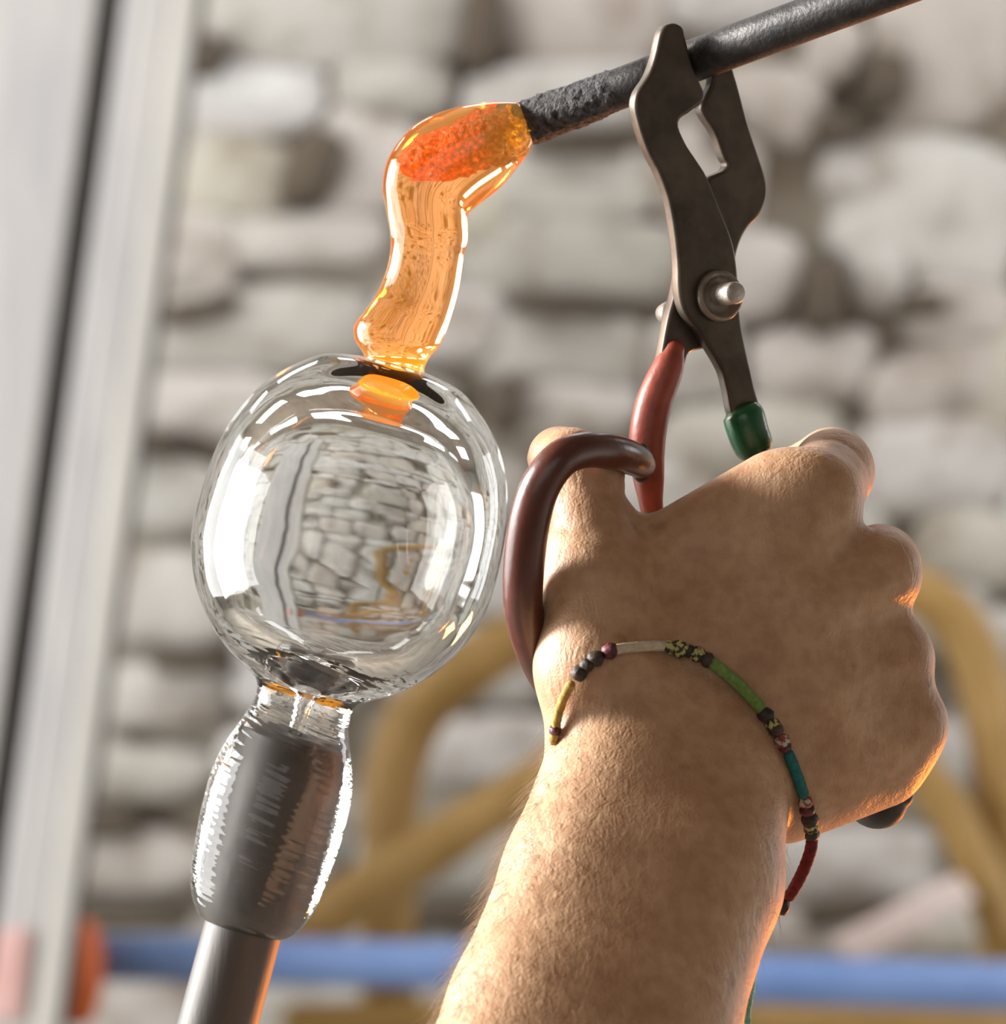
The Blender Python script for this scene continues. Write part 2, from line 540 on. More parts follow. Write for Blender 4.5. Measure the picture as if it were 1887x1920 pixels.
def window_frame(name, axis, pos, a0, a1, z0, z1, inward):
    """painted frame with mullions round a window opening; axis 'x' wall at x=pos, 'y' wall at y=pos"""
    root = empty(name, (pos, (a0 + a1) / 2, z0) if axis == 'x' else ((a0 + a1) / 2, pos, z0))
    tag(root, kind='structure')
    t = 0.06
    d0, d1 = sorted((pos, pos + inward * 0.09))

    def bar(p0, p1, q0, q1, nm):
        if axis == 'x':
            box(nm, (d0, d1, p0, p1, q0, q1), M['frame'], root)
        else:
            box(nm, (p0, p1, d0, d1, q0, q1), M['frame'], root)
    bar(a0 - t, a0, z0 - t, z1 + t, 'jamb'); bar(a1, a1 + t, z0 - t, z1 + t, 'jamb')
    bar(a0, a1, z1, z1 + t, 'head'); bar(a0, a1, z0 - t, z0, 'sill')
    mid = (a0 + a1) / 2
    bar(mid - 0.02, mid + 0.02, z0, z1, 'mullion')
    return root


window_frame('window_1', 'x', RX0, *WIN_L, 1)
window_frame('window_2', 'x', RX1, *WIN_R, -1)
window_frame('fill_frame', 'y', RY0, *FILL_F, 1)  # made-up frame round the added front fill

# ---- rubble stones of the back wall
stone_meshes = []
for vi in range(8):
    rnd = random.Random(100 + vi)
    v, f = [], []
    nu, nv = 14, 9
    off = Vector((rnd.random() * 50, rnd.random() * 50, rnd.random() * 50))

    def sp(c, e):
        return math.copysign(abs(c) ** e, c)
    for j in range(nv + 1):
        ph = -PI / 2 + PI * j / nv
        for i in range(nu):
            th = 2 * PI * i / nu
            q = Vector((sp(math.cos(ph), .55) * sp(math.cos(th), .6), sp(math.sin(ph), .6), sp(math.cos(ph), .55) * sp(math.sin(th), .6)))
            q *= 1 + 0.20 * mnoise.noise(q * 1.1 + off) + 0.07 * mnoise.noise(q * 3 + off)
            v.append(q)
    for j in range(nv):
        for i in range(nu):
            i2 = (i + 1) % nu
            f.append((j * nu + i, j * nu + i2, (j + 1) * nu + i2, (j + 1) * nu + i))
    me = bpy.data.meshes.new('stone')
    me.from_pydata([tuple(q) for q in v], [], f)
    me.validate()
    me.polygons.foreach_set('use_smooth', [True] * len(me.polygons))
    me.materials.append(M['stone'])
    stone_meshes.append(me)


def stone(px, py, w, h, rot=0, depth=0.05, proud=0.0):
    q = P(px, py, RY1 * 1000)
    k = S * (D + RY1) / D
    o = bpy.data.objects.new('stone', random.choice(stone_meshes))
    C.objects.link(o)
    o.parent = wall
    o.location = (q.x, RY1 - 0.005 - proud, q.z)
    o.rotation_euler = (0, math.radians(rot), 0)
    o.scale = (w * k * 0.5, depth, h * k * 0.5)
    return o


# (px, py, width, height, tilt) read off the photograph
STONES = [
    (640, 40, 470, 190, 2), (1090, 30, 330, 200, -4), (1420, -20, 330, 170, 3), (1770, 90, 260, 300, 0),
    (1560, 100, 110, 130, 8), (480, 200, 270, 150, -3), (740, 170, 220, 110, 4), (1060, 190, 360, 130, -3),
    (1450, 200, 200, 150, 5), (455, 340, 210, 150, 8), (690, 310, 190, 200, 5), (560, 455, 330, 100, -2),
    (380, 480, 150, 160, 10), (1080, 350, 330, 150, 2), (1330, 340, 190, 190, 6), (1600, 330, 130, 100, 10),
    (1740, 400, 340, 260, 12), (1080, 490, 400, 150, 3), (1400, 520, 200, 170, -4), (490, 620, 420, 160, -3),
    (830, 610, 240, 140, 4), (1060, 660, 300, 140, 4), (1300, 680, 180, 150, -6), (1640, 520, 120, 130, -8),
    (1800, 590, 200, 110, 4), (1520, 690, 240, 130, -6), (1750, 720, 260, 140, -12), (400, 760, 300, 120, 2),
    (700, 780, 300, 140, 0), (1080, 770, 230, 110, -2), (1400, 830, 330, 150, 3), (1740, 880, 320, 170, -6),
    (330, 930, 180, 140, 5), (560, 930, 260, 150, 0), (850, 920, 280, 140, 4), (1180, 930, 300, 150, 2),
    (1500, 1000, 300, 150, 0), (1840, 1030, 240, 140, 8), (320, 1120, 260, 180, -3), (600, 1090, 280, 150, 3),
    (900, 1080, 260, 150, 0), (1200, 1110, 280, 170, 0), (1700, 1160, 290, 150, -4), (290, 1300, 280, 120, 2),
    (560, 1260, 240, 150, 0), (870, 1250, 300, 150, 6), (1200, 1290, 300, 160, 0), (1480, 1200, 200, 150, 0),
    (1880, 1230, 160, 180, 0), (270, 1450, 270, 110, -2), (520, 1420, 220, 140, 0), (880, 1400, 330, 120, 0),
    (1250, 1470, 340, 160, 0), (1560, 1360, 280, 150, 4), (1840, 1400, 230, 130, 0), (230, 1610, 330, 130, 2),
    (520, 1590, 240, 150, 0), (830, 1620, 330, 130, 0), (1200, 1650, 360, 150, 0), (1590, 1620, 330, 140, 3),
    (1850, 1580, 180, 130, 0), (1500, 1745, 230, 120, -4), (1760, 1760, 240, 110, 0), (300, 1780, 280, 130, 0),
    (620, 1760, 320, 130, 0), (960, 1790, 340, 130, 0), (1260, 1800, 240, 120, 0), (180, 130, 280, 180, 0),
    (160, 330, 260, 170, 0), (140, 520, 300, 150, 0), (120, 700, 260, 160, 0), (90, 900, 280, 170, 0),
    (60, 1100, 260, 170, 0), (60, 1300, 230, 160, 0), (50, 1480, 220, 150, 0), (20, 1660, 200, 150, 0),
    (30, 30, 180, 180, 0), (80, 1820, 240, 120, 0), (900, 420, 120, 120, 0),
]
stone_gap_mesh = stone_meshes[0].copy()  # dark copy: painted gap shade in view, plain dark stones outside it
stone_gap_mesh.materials.clear()
stone_gap_mesh.materials.append(M['stone_gap_shade'])
GAP_SHADES = [(905, 60, 75, 170, 4), (590, 320, 95, 150, 20), (1655, 160, 85, 110, 0), (1540, 555, 80, 150, 0),  # shade in the joints and hollows, put in as dark brown lumps
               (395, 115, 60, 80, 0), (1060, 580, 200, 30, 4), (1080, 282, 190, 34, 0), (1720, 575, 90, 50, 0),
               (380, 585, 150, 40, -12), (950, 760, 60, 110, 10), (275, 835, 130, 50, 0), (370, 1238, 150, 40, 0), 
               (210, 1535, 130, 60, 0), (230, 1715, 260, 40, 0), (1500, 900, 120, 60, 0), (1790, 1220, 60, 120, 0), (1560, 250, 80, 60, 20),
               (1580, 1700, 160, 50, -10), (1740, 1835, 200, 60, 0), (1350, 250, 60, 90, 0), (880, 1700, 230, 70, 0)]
for st in STONES:
    stone(st[0], st[1], st[2] * 1.07, st[3] * 1.13, *st[4:])
for st in GAP_SHADES:
    stone(*st, proud=0.035).data = stone_gap_mesh
# the same masonry goes on round the part in view
k_ = S * (D + RY1) / D
rows = int(RZ / 0.155)
for r in range(rows):
    z = 0.09 + r * 0.155
    x = RX0 + 0.1 + random.random() * 0.15
    while x < RX1 - 0.1:
        wd = random.uniform(0.22, 0.42)
        px = 943.5 + (x + wd / 2) / k_
        py = 960 - (z - EYE) / k_
        inside = -70 < px < 1960 and -70 < py < 1890
        if not inside:
            so_ = stone(px, py + random.uniform(-28, 28), wd / k_ * random.uniform(0.98, 1.14), 0.155 / k_ * random.uniform(0.85, 1.3), random.uniform(-8, 8))
            if random.random() < 0.12: so_.data = stone_gap_mesh; so_.scale.z *= 0.6; so_.scale.x *= 0.8
        x += wd


# ------------------------------------------------------------------ background things
def bg_box(name, corners, ymm, thick, mat, parent=None):
    """slab whose front face has the four pixel corners, at depth ymm, thickness (m) going back"""
    fr = [P(x, y, ymm) for x, y in corners]
    bk = [q + Vector((0, thick, 0)) for q in fr]
    v = fr + bk
    f = [(0, 1, 2, 3), (7, 6, 5, 4), (0, 4, 5, 1), (1, 5, 6, 2), (2, 6, 7, 3), (3, 7, 4, 0)]
    o = mesh_obj(name, v, f, mat, parent, smooth=False)
    fix_normals(o)
    bm = bmesh.new(); bm.from_mesh(o.data)
    bmesh.ops.bevel(bm, geom=list(bm.edges), offset=0.006, segments=2, affect='EDGES', profile=0.6)
    bm.to_mesh(o.data); bm.free()
    return o


def lean(x_at0, y):
    """x of the leaning boards' lines: slope measured on the photo"""
    return x_at0 - 0.136 * y


BY = 3250
zf = 960 + EYE / (S * (1 + BY / 1000))        # pixel row of the floor at that depth
pl = empty('whitewashed_plank', P(lean(60, zf), zf, BY))
tag(pl, 'wide whitewashed plank leaning to the left of the narrow plank', 'plank')
bg_box('face_board', [(lean(-260, -900), -900), (lean(182, -900), -900), (lean(182, zf), zf), (lean(-260, zf), zf)], BY, 0.05, M['white_wood'], pl)
bg_box('gap_shade_strip', [(lean(160, -900), -900), (lean(384, -900), -900), (lean(384, zf), zf), (lean(160, zf), zf)], BY + 75, 0.03, M['plank_shade'], pl)  # dark strip added for the shadow in the gap and along the narrow plank
pl2 = empty('whitewashed_plank', P(lean(300, zf), zf, BY))
tag(pl2, 'narrow whitewashed plank with a paler edge strip, leaning before the stone wall', 'plank')
bg_box('face_board', [(lean(230, -900), -900), (lean(318, -900), -900), (lean(318, zf), zf), (lean(230, zf), zf)], BY, 0.045, M['white_wood'], pl2)
bg_box('edge_strip', [(lean(320, -900), -900), (lean(364, -900), -900), (lean(364, zf), zf), (lean(320, zf), zf)], BY - 15, 0.06, M['white_wood2'], pl2)

bg_box('red_mark', [(lean(230, 1745), 1745), (lean(292, 1745), 1745), (lean(298, 1912), 1912), (lean(230, 1912), 1912)], BY - 14, 0.02, M['redmark'], pl2)  # pale red patch low on the narrow plank

# blue rail with orange coupling
RYm = 3400
rail = empty('blue_rail', P(1000, 1815, RYm))
tag(rail, 'blue painted pipe rail with an orange coupling, running along the stone wall', 'rail')
px_tube('rail_pipe', [(185, 1796, RYm, 44), (900, 1812, RYm, 45), (1400, 1835, RYm, 46), (2300, 1862, RYm, 47)], M['blue'], rail, 24, 6, 'flat')
px_tube('orange_coupling', [(148, 1760, RYm - 20, 40), (150, 1800, RYm - 20, 45), (148, 1850, RYm - 20, 44), (146, 1890, RYm - 20, 36)], M['orange'], rail, 24, 6)
q0 = P(1250, 1828, RYm)
for xx in (0.25, 1.55):
    vv, ff = tube_geo([(xx, q0.y, q0.z), (xx, RY1 - 0.03, q0.z - 0.02)], [0.014, 0.014], 12, 'flat')
    mesh_obj('wall_bracket', vv, ff, M['iron'], rail)

# ochre bentwood frame
OY = 3700
bw = empty('bentwood_frame', P(1200, 1750, OY))
tag(bw, 'ochre bentwood frame with curved arch and slanting brace behind the arm', 'wooden frame')
px_tube('arch', [(735, 2100, OY, 52), (728, 1800, OY, 52), (732, 1560, OY, 54), (742, 1440, OY, 56), (790, 1330, OY, 56), (880, 1250, OY, 55), (1000, 1185, OY, 52),
                 (1200, 1120, OY, 50), (1450, 1085, OY, 48), (1660, 1090, OY, 48), (1790, 1160, OY, 50), (1850, 1300, OY, 52),
                 (1878, 1500, OY, 54), (1890, 1800, OY, 55), (1895, 2100, OY, 55)], M['ochre'], bw, 16, 8)
px_tube('slanting_brace', [(480, 1800, OY - 90, 50), (640, 1700, OY - 90, 52), (820, 1585, OY - 90, 50), (1000, 1470, OY - 90, 46), (1200, 1350, OY - 90, 44)], M['ochre'], bw, 16, 6)
px_tube('slanting_brace', [(1690, 1400, OY - 60, 40), (1780, 1520, OY - 60, 42), (1840, 1640, OY - 60, 44), (1880, 1740, OY - 60, 44)], M['ochre'], bw, 16, 6)
px_tube('lower_rung', [(560, 1915, OY - 60, 34), (760, 1910, OY - 60, 34), (1200, 1905, OY - 60, 34), (1890, 1930, OY - 60, 34)], M['ochre'], bw, 14, 6)

# pale pink batten
bt = bg_box('wooden_batten', [(1560, 1765), (1800, 1640), (1835, 1690), (1600, 1815)], 3550, 0.03, M['pinkwood'])
tag(bt, 'pale pink sawn batten slanting above the blue rail right of the forearm', 'batten')

# ------------------------------------------------------------------ clear glass bulb on the blowpipe
GY = 55.0
AX = math.radians(15)
ax_u = Vector((math.sin(AX), 0, math.cos(AX)))
ax_r = Vector((math.cos(AX), 0, -math.sin(AX)))
ax_b = Vector((0, 1, 0))
G0 = P(655, 1000, GY)
GK = R_(1, GY)


def lathe_geo(profile, n=96, sub=6, start_pole=True, end_pole=True):
    pr = catmull(profile, sub)
    v, f = [], []
    for a, r in pr:
        r = max(r, 0.2)
        for k in range(n):
            an = 2 * PI * k / n
            v.append(G0 + (ax_u * a + (ax_r * math.cos(an) + ax_b * math.sin(an)) * r) * GK)
    m = len(pr)
    for i in range(m - 1):
        for k in range(n):
            k2 = (k + 1) % n
            f.append((i * n + k, i * n + k2, (i + 1) * n + k2, (i + 1) * n + k))
    f.append(tuple(range(n - 1, -1, -1)))
    f.append(tuple((m - 1) * n + k for k in range(n)))
    return v, f


outer = [(332, 0), (330, 40), (324, 85), (314, 128), (294, 162), (258, 204), (216, 237), (160, 264), (90, 282), (0, 289), (-77, 285),
         (-150, 262), (-200, 232), (-240, 197), (-270, 160), (-292, 122), (-312, 96), (-345, 92), (-390, 106), (-440, 124), (-490, 134), (-560, 135),
         (-620, 131), (-680, 124), (-720, 114), (-748, 99), (-764, 84), (-768, 70), (-766, 30), (-766, 0)]
inner = [(252, 0), (248, 50), (232, 108), (200, 160), (150, 200), (85, 226), (0, 236), (-80, 230), (-140, 210), (-190, 174),
         (-222, 130), (-243, 80), (-258, 40), (-278, 20), (-320, 12), (-396, 9), (-398, 0)]
v1, f1 = lathe_geo(outer)
v2, f2 = lathe_geo(inner, 80)
ob = mesh_obj('glass_bulb', v1, f1, M['glass'])
fix_normals(ob)
oi = mesh_obj('inner', v2, f2, M['glass'])
fix_normals(oi, flip=True)
bm = bmesh.new(); bm.from_mesh(ob.data); bm.from_mesh(oi.data)
for fc in bm.faces: fc.smooth = True
bm.to_mesh(ob.data); bm.free()
bpy.data.objects.remove(oi, do_unlink=True)
tag(ob, 'clear hollow glass bulb with a solid neck, gathered on the dark blowpipe', 'glass bulb')

ob.data.materials.append(M['glass_neck'])
for pp in ob.data.polygons:
    aa = ((pp.center - G0).dot(ax_u)) / GK
    rr = (pp.center - G0 - ax_u * aa * GK).length / GK
    if aa < -240 and rr > 60: pp.material_index = 1
# blowpipe: bored steel tube whose end sits in the glass neck
pv, pf = lathe_geo([(-404, 18), (-400, 30), (-398, 52), (-404, 66), (-415, 72), (-470, 73), (-600, 73), (-900, 74), (-1400, 75), (-2600, 76), (-2602, 60), (-2602, 20)], 64, 5)
bp = mesh_obj('blowpipe', pv, pf, M['pipe'])
fix_normals(bp)
tag(bp, 'dark steel blowpipe with its end inside the clear glass neck', 'blowpipe')

# ------------------------------------------------------------------ molten glass on the punty rod
PU = [(2150, -194, -31), (1720, -40, -3), (1290, 118, 38), (990, 232, 58)]     # rod axis px, py, ymm
pairs = [((972, 192), (1000, 272)), ((945, 191), (994, 284)), ((900, 194), (978, 305)), ((840, 206), (942, 348)),
         ((778, 234), (900, 382)), ((732, 288), (878, 402)), ((717, 345), (877, 425)), ((725, 400), (876, 455)),
         ((733, 452), (868, 492)), ((726, 502), (862, 534)), ((706, 550), (852, 574)), ((682, 585), (843, 602)),
         ((664, 612), (834, 628)), ((666, 638), (822, 652)), ((680, 660), (806, 670)), ((688, 680), (796, 690)),
         ((688, 692), (797, 702)), ((692, 698), (793, 708))]
MY = 56.0
cp = []
for (a, b) in pairs:
    A = P(a[0], a[1], MY); B = P(b[0], b[1], MY)
    cp.append((A.x, A.z, B.x, B.z))
cs = catmull(cp, 5)
verts, faces = [], []
n = 40
for (ax_, az_, bx_, bz_) in cs:
    ce = Vector(((ax_ + bx_) / 2, MY / 1000, (az_ + bz_) / 2))
    ra = Vector(((bx_ - ax_) / 2, 0, (bz_ - az_) / 2))
    rr = ra.length
    for k in range(n):
        an = 2 * PI * k / n
        verts.append(ce + ra * math.cos(an) + Vector((0, min(rr, 0.0108), 0)) * math.sin(an))
m = len(cs)
for i in range(m - 1):
    for k in range(n):
        k2 = (k + 1) % n
        faces.append((i * n + k, i * n + k2, (i + 1) * n + k2, (i + 1) * n + k))
faces.append(tuple(range(n - 1, -1, -1)))
faces.append(tuple((m - 1) * n + k for k in range(n)))
mg = mesh_obj('molten_glass', verts, faces, M['molten'])
fix_normals(mg)
tag(mg, 'glowing amber molten glass bending down from the punty rod onto the bulb', 'molten glass')
core = px_tube('hot_core', [(1004, 228, 57, 36), (960, 246, 56, 36), (900, 268, 56, 37), (850, 290, 56, 38), (812, 304, 56, 37), (793, 312, 56, 30)],
               M['core'], mg, 40, 8, 'round', 0.0011, 520)

pr = empty('punty_rod', P(990, 232, 58))
tag(pr, 'dark iron punty rod gripped by the shears, molten glass on its tip', 'punty rod')
px_tube('rod', [(5200, -1310, -220, 50), (2900, -467, -85, 44), (1720, -40, -3, 41.5), (1290, 118, 38, 40), (1190, 156, 44.5, 39), (1000, 226, 57, 37), (940, 248, 57, 30)], M['iron'], pr, 40, 10, 'flat')
px_tube('scale_crust', [(1150, 170, 47, 39.5), (1100, 190, 50.5, 41), (1050, 208, 54, 42), (1010, 223, 56.5, 43), (985, 233, 57, 42)], M['crust'], pr, 64, 16, 'round', 0.0005, 700)

# ------------------------------------------------------------------ shears
TH = math.radians(28)
PV = P(1345, 556, 38)
PK = R_(1, 38)
sn = Vector((math.sin(TH), -math.cos(TH), 0))
stn = Vector((math.cos(TH), math.sin(TH), 0))
sup = Vector((0, 0, 1))


def SP(px, py, off=0.0, mid=0.0):
    return PV + stn * (((px - 1345) * PK - mid * math.sin(TH)) / math.cos(TH)) + sup * ((556 - py) * PK) + sn * off


sh = empty('shears', PV)
tag(sh, 'dark steel shears with red handle sleeve, green tape and maroon thumb loop', 'shears')


def plate(name, outline, off0, off1, mat, parent, sub=4, bev=0.0011):
    pts = catmull(outline, sub, closed=True)
    bm = bmesh.new()
    vs = [bm.verts.new(SP(x, y, off0, (off0 + off1) / 2)) for x, y in pts]
    fc = bm.faces.new(vs)
    ext = bmesh.ops.extrude_face_region(bm, geom=[fc])
    mv = [e for e in ext['geom'] if isinstance(e, bmesh.types.BMVert)]
    bmesh.ops.translate(bm, verts=mv, vec=sn * (off1 - off0))
    bmesh.ops.recalc_face_normals(bm, faces=bm.faces)
    big = [f for f in bm.faces if len(f.verts) > 10]
    ed = set(e for f in big for e in f.edges)
    bmesh.ops.bevel(bm, geom=list(ed), offset=bev, segments=3, affect='EDGES', profile=0.5, clamp_overlap=True)
    big = [f for f in bm.faces if len(f.verts) > 10]
    bmesh.ops.triangulate(bm, faces=big)
    for f in bm.faces: f.smooth = True
    me = bpy.data.meshes.new(name)
    bm.to_mesh(me); bm.free()
    me.materials.append(mat)
    o = bpy.data.objects.new(name, me)
    C.objects.link(o)
    attach(o, parent)
    md = o.modifiers.new('wn', 'WEIGHTED_NORMAL')
    md.keep_sharp = False
    return o


front = [(1229, 74), (1240, 57), (1258, 52), (1273, 60), (1279, 85), (1290, 125), (1304, 158), (1314, 181), (1309, 197), (1286, 216),
         (1264, 237), (1277, 273), (1298, 304), (1320, 338), (1346, 400), (1366, 450), (1376, 500), (1380, 560), (1385, 612), (1396, 665),
         (1410, 725), (1422, 785), (1372, 785), (1357, 732), (1346, 695), (1322, 655), (1300, 622), (1275, 590), (1264, 552),
         (1262, 500), (1256, 442), (1245, 382), (1227, 333), (1206, 294), (1189, 248), (1181, 212), (1186, 184), (1206, 152),
         (1219, 117)]
back = [(1330, 100), (1360, 104), (1374, 140), (1383, 170), (1401, 234), (1422, 294), (1435, 336), (1435, 368), (1422, 400),
        (1401, 422), (1385, 450), (1375, 489), (1376, 540), (1372, 600), (1345, 640), (1322, 652), (1287, 662), (1276, 690), (1258, 712), (1226, 704),
        (1233, 665), (1245, 600), (1258, 552), (1268, 500), (1290, 420), (1316, 342), (1336, 326), (1352, 318), (1358, 306),
        (1351, 292), (1334, 248), (1308, 207), (1318, 180), (1330, 152), (1326, 125)]
TK = 0.0042
plate('blade', front, 0.0, TK, M['steel'], sh)
plate('blade', back, -TK - 0.0003, -0.0003, M['steel'], sh)


def axis_lathe(name, cx, cy, prof, mat, parent, n=32, sides=None):
    """solid of revolution about the pivot axis; prof = (offset along axis m, radius px)"""
    c = SP(cx, cy, 0)
    n = sides or n
    v, f = [], []
    for (o_, r) in prof:
        for k in range(n):
            an = 2 * PI * k / n
            v.append(c + sn * o_ + (stn * math.cos(an) + sup * math.sin(an)) * r * PK)
    for i in range(len(prof) - 1):
        for k in range(n):
            k2 = (k + 1) % n
            f.append((i * n + k, i * n + k2, (i + 1) * n + k2, (i + 1) * n + k))
    f.append(tuple(range(n - 1, -1, -1)))
    f.append(tuple((len(prof) - 1) * n + k for k in range(n)))
    o = mesh_obj(name, v, f, mat, parent, smooth=sides is None)
    fix_normals(o)
    return o


bo = axis_lathe('pivot_bolt', 1330, 554, [(-0.006, 20), (TK, 21), (TK + 0.0085, 21), (TK + 0.0092, 18), (TK + 0.0093, 4)], M['bolt'], sh, 24)
bo.data.polygons.foreach_set('use_smooth', [len(p.vertices) == 4 for p in bo.data.polygons])
ws = axis_lathe('washer', 1329, 557, [(TK, 26), (TK, 47), (TK + 0.0012, 49), (TK + 0.0022, 46), (TK + 0.0024, 40), (TK + 0.001, 36), (TK + 0.001, 26)], M['washer'], sh, 40)
axis_lathe('nut', 1280, 586, [(-TK - 0.0065, 8), (-TK - 0.0058, 17), (-TK - 0.003, 22), (-TK - 0.0004, 22)], M['bolt'], sh, 20)

# red sleeve on the left handle, reaching down behind the web of the hand
px_tube('red_sleeve', [(1264, 656, 33, 20), (1253, 690, 33, 30), (1230, 745, 33, 34), (1217, 800, 33, 35), (1213, 850, 33, 34),
                       (1217, 900, 33, 29), (1222, 950, 34, 22), (1232, 1010, 38, 20), (1255, 1120, 44, 20), (1290, 1250, 46, 20)],
        M['red'], sh, 28, 8)
# steel right handle in the fist, taped green at its top, dark rubber tip below
px_tube('handle', [(1402, 800, 40, 24), (1410, 822, 40, 25), (1428, 880, 41, 25), (1475, 1000, 43, 26), (1545, 1200, 43, 27), (1610, 1380, 40, 28), (1640, 1470, 36, 28)],
        M['maroon'], sh, 20, 8)
px_tube('green_tape', [(1388, 764, 39, 29), (1394, 778, 39, 39), (1404, 812, 39.5, 39), (1414, 838, 40, 37), (1420, 852, 40, 30)], M['green'], sh, 12, 5, 'flat')
px_tube('handle_tip', [(1600, 1480, 40, 30), (1632, 1508, 36, 42), (1662, 1508, 34, 42), (1690, 1492, 34, 24)], M['black'], sh, 24, 6)
# maroon thumb loop
loop = px_tube('thumb_loop', [(1204, 872, 24, 26), (1190, 862, 12, 31), (1150, 848, -1, 34), (1098, 844, -9, 34), (1050, 862, -13, 36), (1012, 915, -13, 38),
                              (992, 985, -11, 39), (982, 1070, -7, 39), (982, 1140, -2, 37), (996, 1210, 5, 33), (1022, 1275, 15, 28), (1060, 1330, 28, 26),
                              (1130, 1330, 42, 26), (1210, 1240, 48, 26), (1255, 1120, 48, 24)], M['maroon'], sh, 24, 8)
px_tube('loop_clamp', [(1203, 846, 23, 15), (1208, 866, 23, 20), (1203, 890, 24, 15)], M['black'], sh, 14, 5)

# ------------------------------------------------------------------ hand and forearm (one continuous implicit surface)
H = 0.001
lo = np.array([-0.075, -0.125, EYE - 0.215])
hi = np.array([0.125, 0.085, EYE + 0.030])
dims = np.ceil((hi - lo) / H).astype(int)
gx = lo[0] + H * np.arange(dims[0])
gy = lo[1] + H * np.arange(dims[1])
gz = lo[2] + H * np.arange(dims[2])
GX, GYY, GZ = np.meshgrid(gx.astype(np.float32), gy.astype(np.float32), gz.astype(np.float32), indexing='ij')


def cone(a, b):
    """round cone distance; a, b = (px, py, ymm, rpx)"""
    pa = P(*a[:3]); pb = P(*b[:3])
    ra, rb = R_(a[3], a[2]), R_(b[3], b[2])
    d = pb - pa
    L2 = d.length_squared
    t = ((GX - pa.x) * d.x + (GYY - pa.y) * d.y + (GZ - pa.z) * d.z) / L2
    t = np.clip(t, 0, 1)
    dx = GX - (pa.x + t * d.x); dy = GYY - (pa.y + t * d.y); dz = GZ - (pa.z + t * d.z)
    return np.sqrt(dx * dx + dy * dy + dz * dz) - (ra + (rb - ra) * t)


def smin(a, b, kpx):
    k = kpx * S
    h = np.clip(k - np.abs(a - b), 0, None) / k
    return np.minimum(a, b) - h * h * k * 0.25


def chain(pts, k=18):
    d = None
    for a, b in zip(pts[:-1], pts[1:]):
        c = cone(a, b)
        d = c if d is None else smin(d, c, k)
    return d


# forearm: two bones' worth of flesh side by side
fa = chain([(1190, 1392, 4, 148), (1108, 1650, -17, 164), (1018, 1900, -38, 176), (850, 2330, -75, 196)], 30)
fb = chain([(1338, 1430, 6, 150), (1300, 1650, -15, 166), (1210, 1900, -36, 176), (1060, 2330, -72, 196)], 30)
F = smin(fa, fb, 110)
F = smin(F, cone((1270, 1500, 12, 135), (1110, 1950, -25, 175)), 60)
# back of the hand
mc = chain([(1262, 1262, 8, 116), (1440, 1060, 11, 102), (1528, 932, 12, 90)], 20)
mc = smin(mc, chain([(1300, 1320, 8, 122), (1520, 1165, 9, 108), (1638, 1078, 14, 92)], 20), 60)
mc = smin(mc, chain([(1330, 1400, 8, 122), (1540, 1300, 10, 108), (1664, 1237, 16, 90)], 20), 50)
mc = smin(mc, chain([(1360, 1470, 12, 112), (1560, 1410, 14, 100), (1692, 1358, 18, 88)], 20), 46)
mc = smin(mc, cone((1470, 1478, 18, 104), (1648, 1424, 22, 92)), 50)
mc = smin(mc, cone((1190, 1080, 14, 84), (1450, 930, 14, 84)), 60)       # first web
# palm flesh
mc = smin(mc, cone((1250, 1200, 26, 90), (1480, 1350, 28, 90)), 60)
# thumb
tb = chain([(1150, 1370, 6, 126), (1128, 1250, 3, 120), (1120, 1085, 6, 102), (1114, 1030, 8, 84)], 40)
tb = smin(tb, chain([(1114, 1030, 8, 80), (1106, 960, 10, 76), (1098, 900, 12, 75), (1076, 872, 15, 69), (1050, 860, 20, 62)], 10), 36)
mc = smin(mc, tb, 60)
F = smin(F, mc, 34)
# fingers, curled round the handle
fing = [
    [(1532, 930, 14, 86), (1562, 884, 34, 78), (1562, 878, 52, 76), (1500, 905, 66, 68), (1430, 930, 68, 62), (1380, 985, 60, 57)],
    [(1638, 1078, 16, 86), (1650, 1060, 40, 76), (1640, 1062, 58, 74), (1560, 1070, 70, 66), (1480, 1075, 70, 62), (1430, 1090, 62, 57)],
    [(1662, 1237, 18, 84), (1672, 1225, 40, 74), (1660, 1228, 57, 72), (1580, 1232, 68, 64), (1500, 1238, 68, 60), (1450, 1250, 60, 55)],
    [(1690, 1360, 20, 80), (1696, 1352, 40, 66), (1680, 1355, 54, 64), (1610, 1372, 63, 57), (1540, 1380, 63, 54), (1495, 1385, 57, 49)],
]
for fg in fing:
    F = smin(F, chain(fg, 10), 14)


def groove(c, nrm, width, depth, rad):
    global F
    pc = P(*c); nv_ = Vector(nrm).normalized()
    dx, dy, dz = GX - pc.x, GYY - pc.y, GZ - pc.z
    a_ = (dx * nv_.x + dy * nv_.y + dz * nv_.z) / (width * S)
    r2_ = (dx * dx + dy * dy + dz * dz) / (rad * S) ** 2
    F = F + depth * S * np.exp(-a_ * a_) * np.exp(-r2_ * r2_)


groove((1098, 912, 12), (0.18, -0.1, 1), 10, 10, 105)
groove((1100, 884, 12), (0.25, -0.1, 1), 8, 7, 100)
groove((1054, 850, 8), (-0.62, 0.25, 0.9), 9, 8, 80)
groove((1110, 985, 10), (0.1, -0.1, 1), 13, 8, 110)
groove((1195, 985, 4), (0.75, 0, 0.65), 12, 8, 70)
groove((1560, 885, 30), (0.45, 0.7, 0.5), 10, 9, 100)
groove((1330, 1250, 0), (0.5, -0.2, 1), 14, 6, 260)
groove((1590, 1040, 5), (-0.6, 0, 0.75), 28, 11, 120)
groove((1610, 1170, 5), (-0.35, 0, 0.92), 28, 11, 120)
groove((1630, 1300, 5), (-0.3, 0, 0.95), 26, 10, 110)


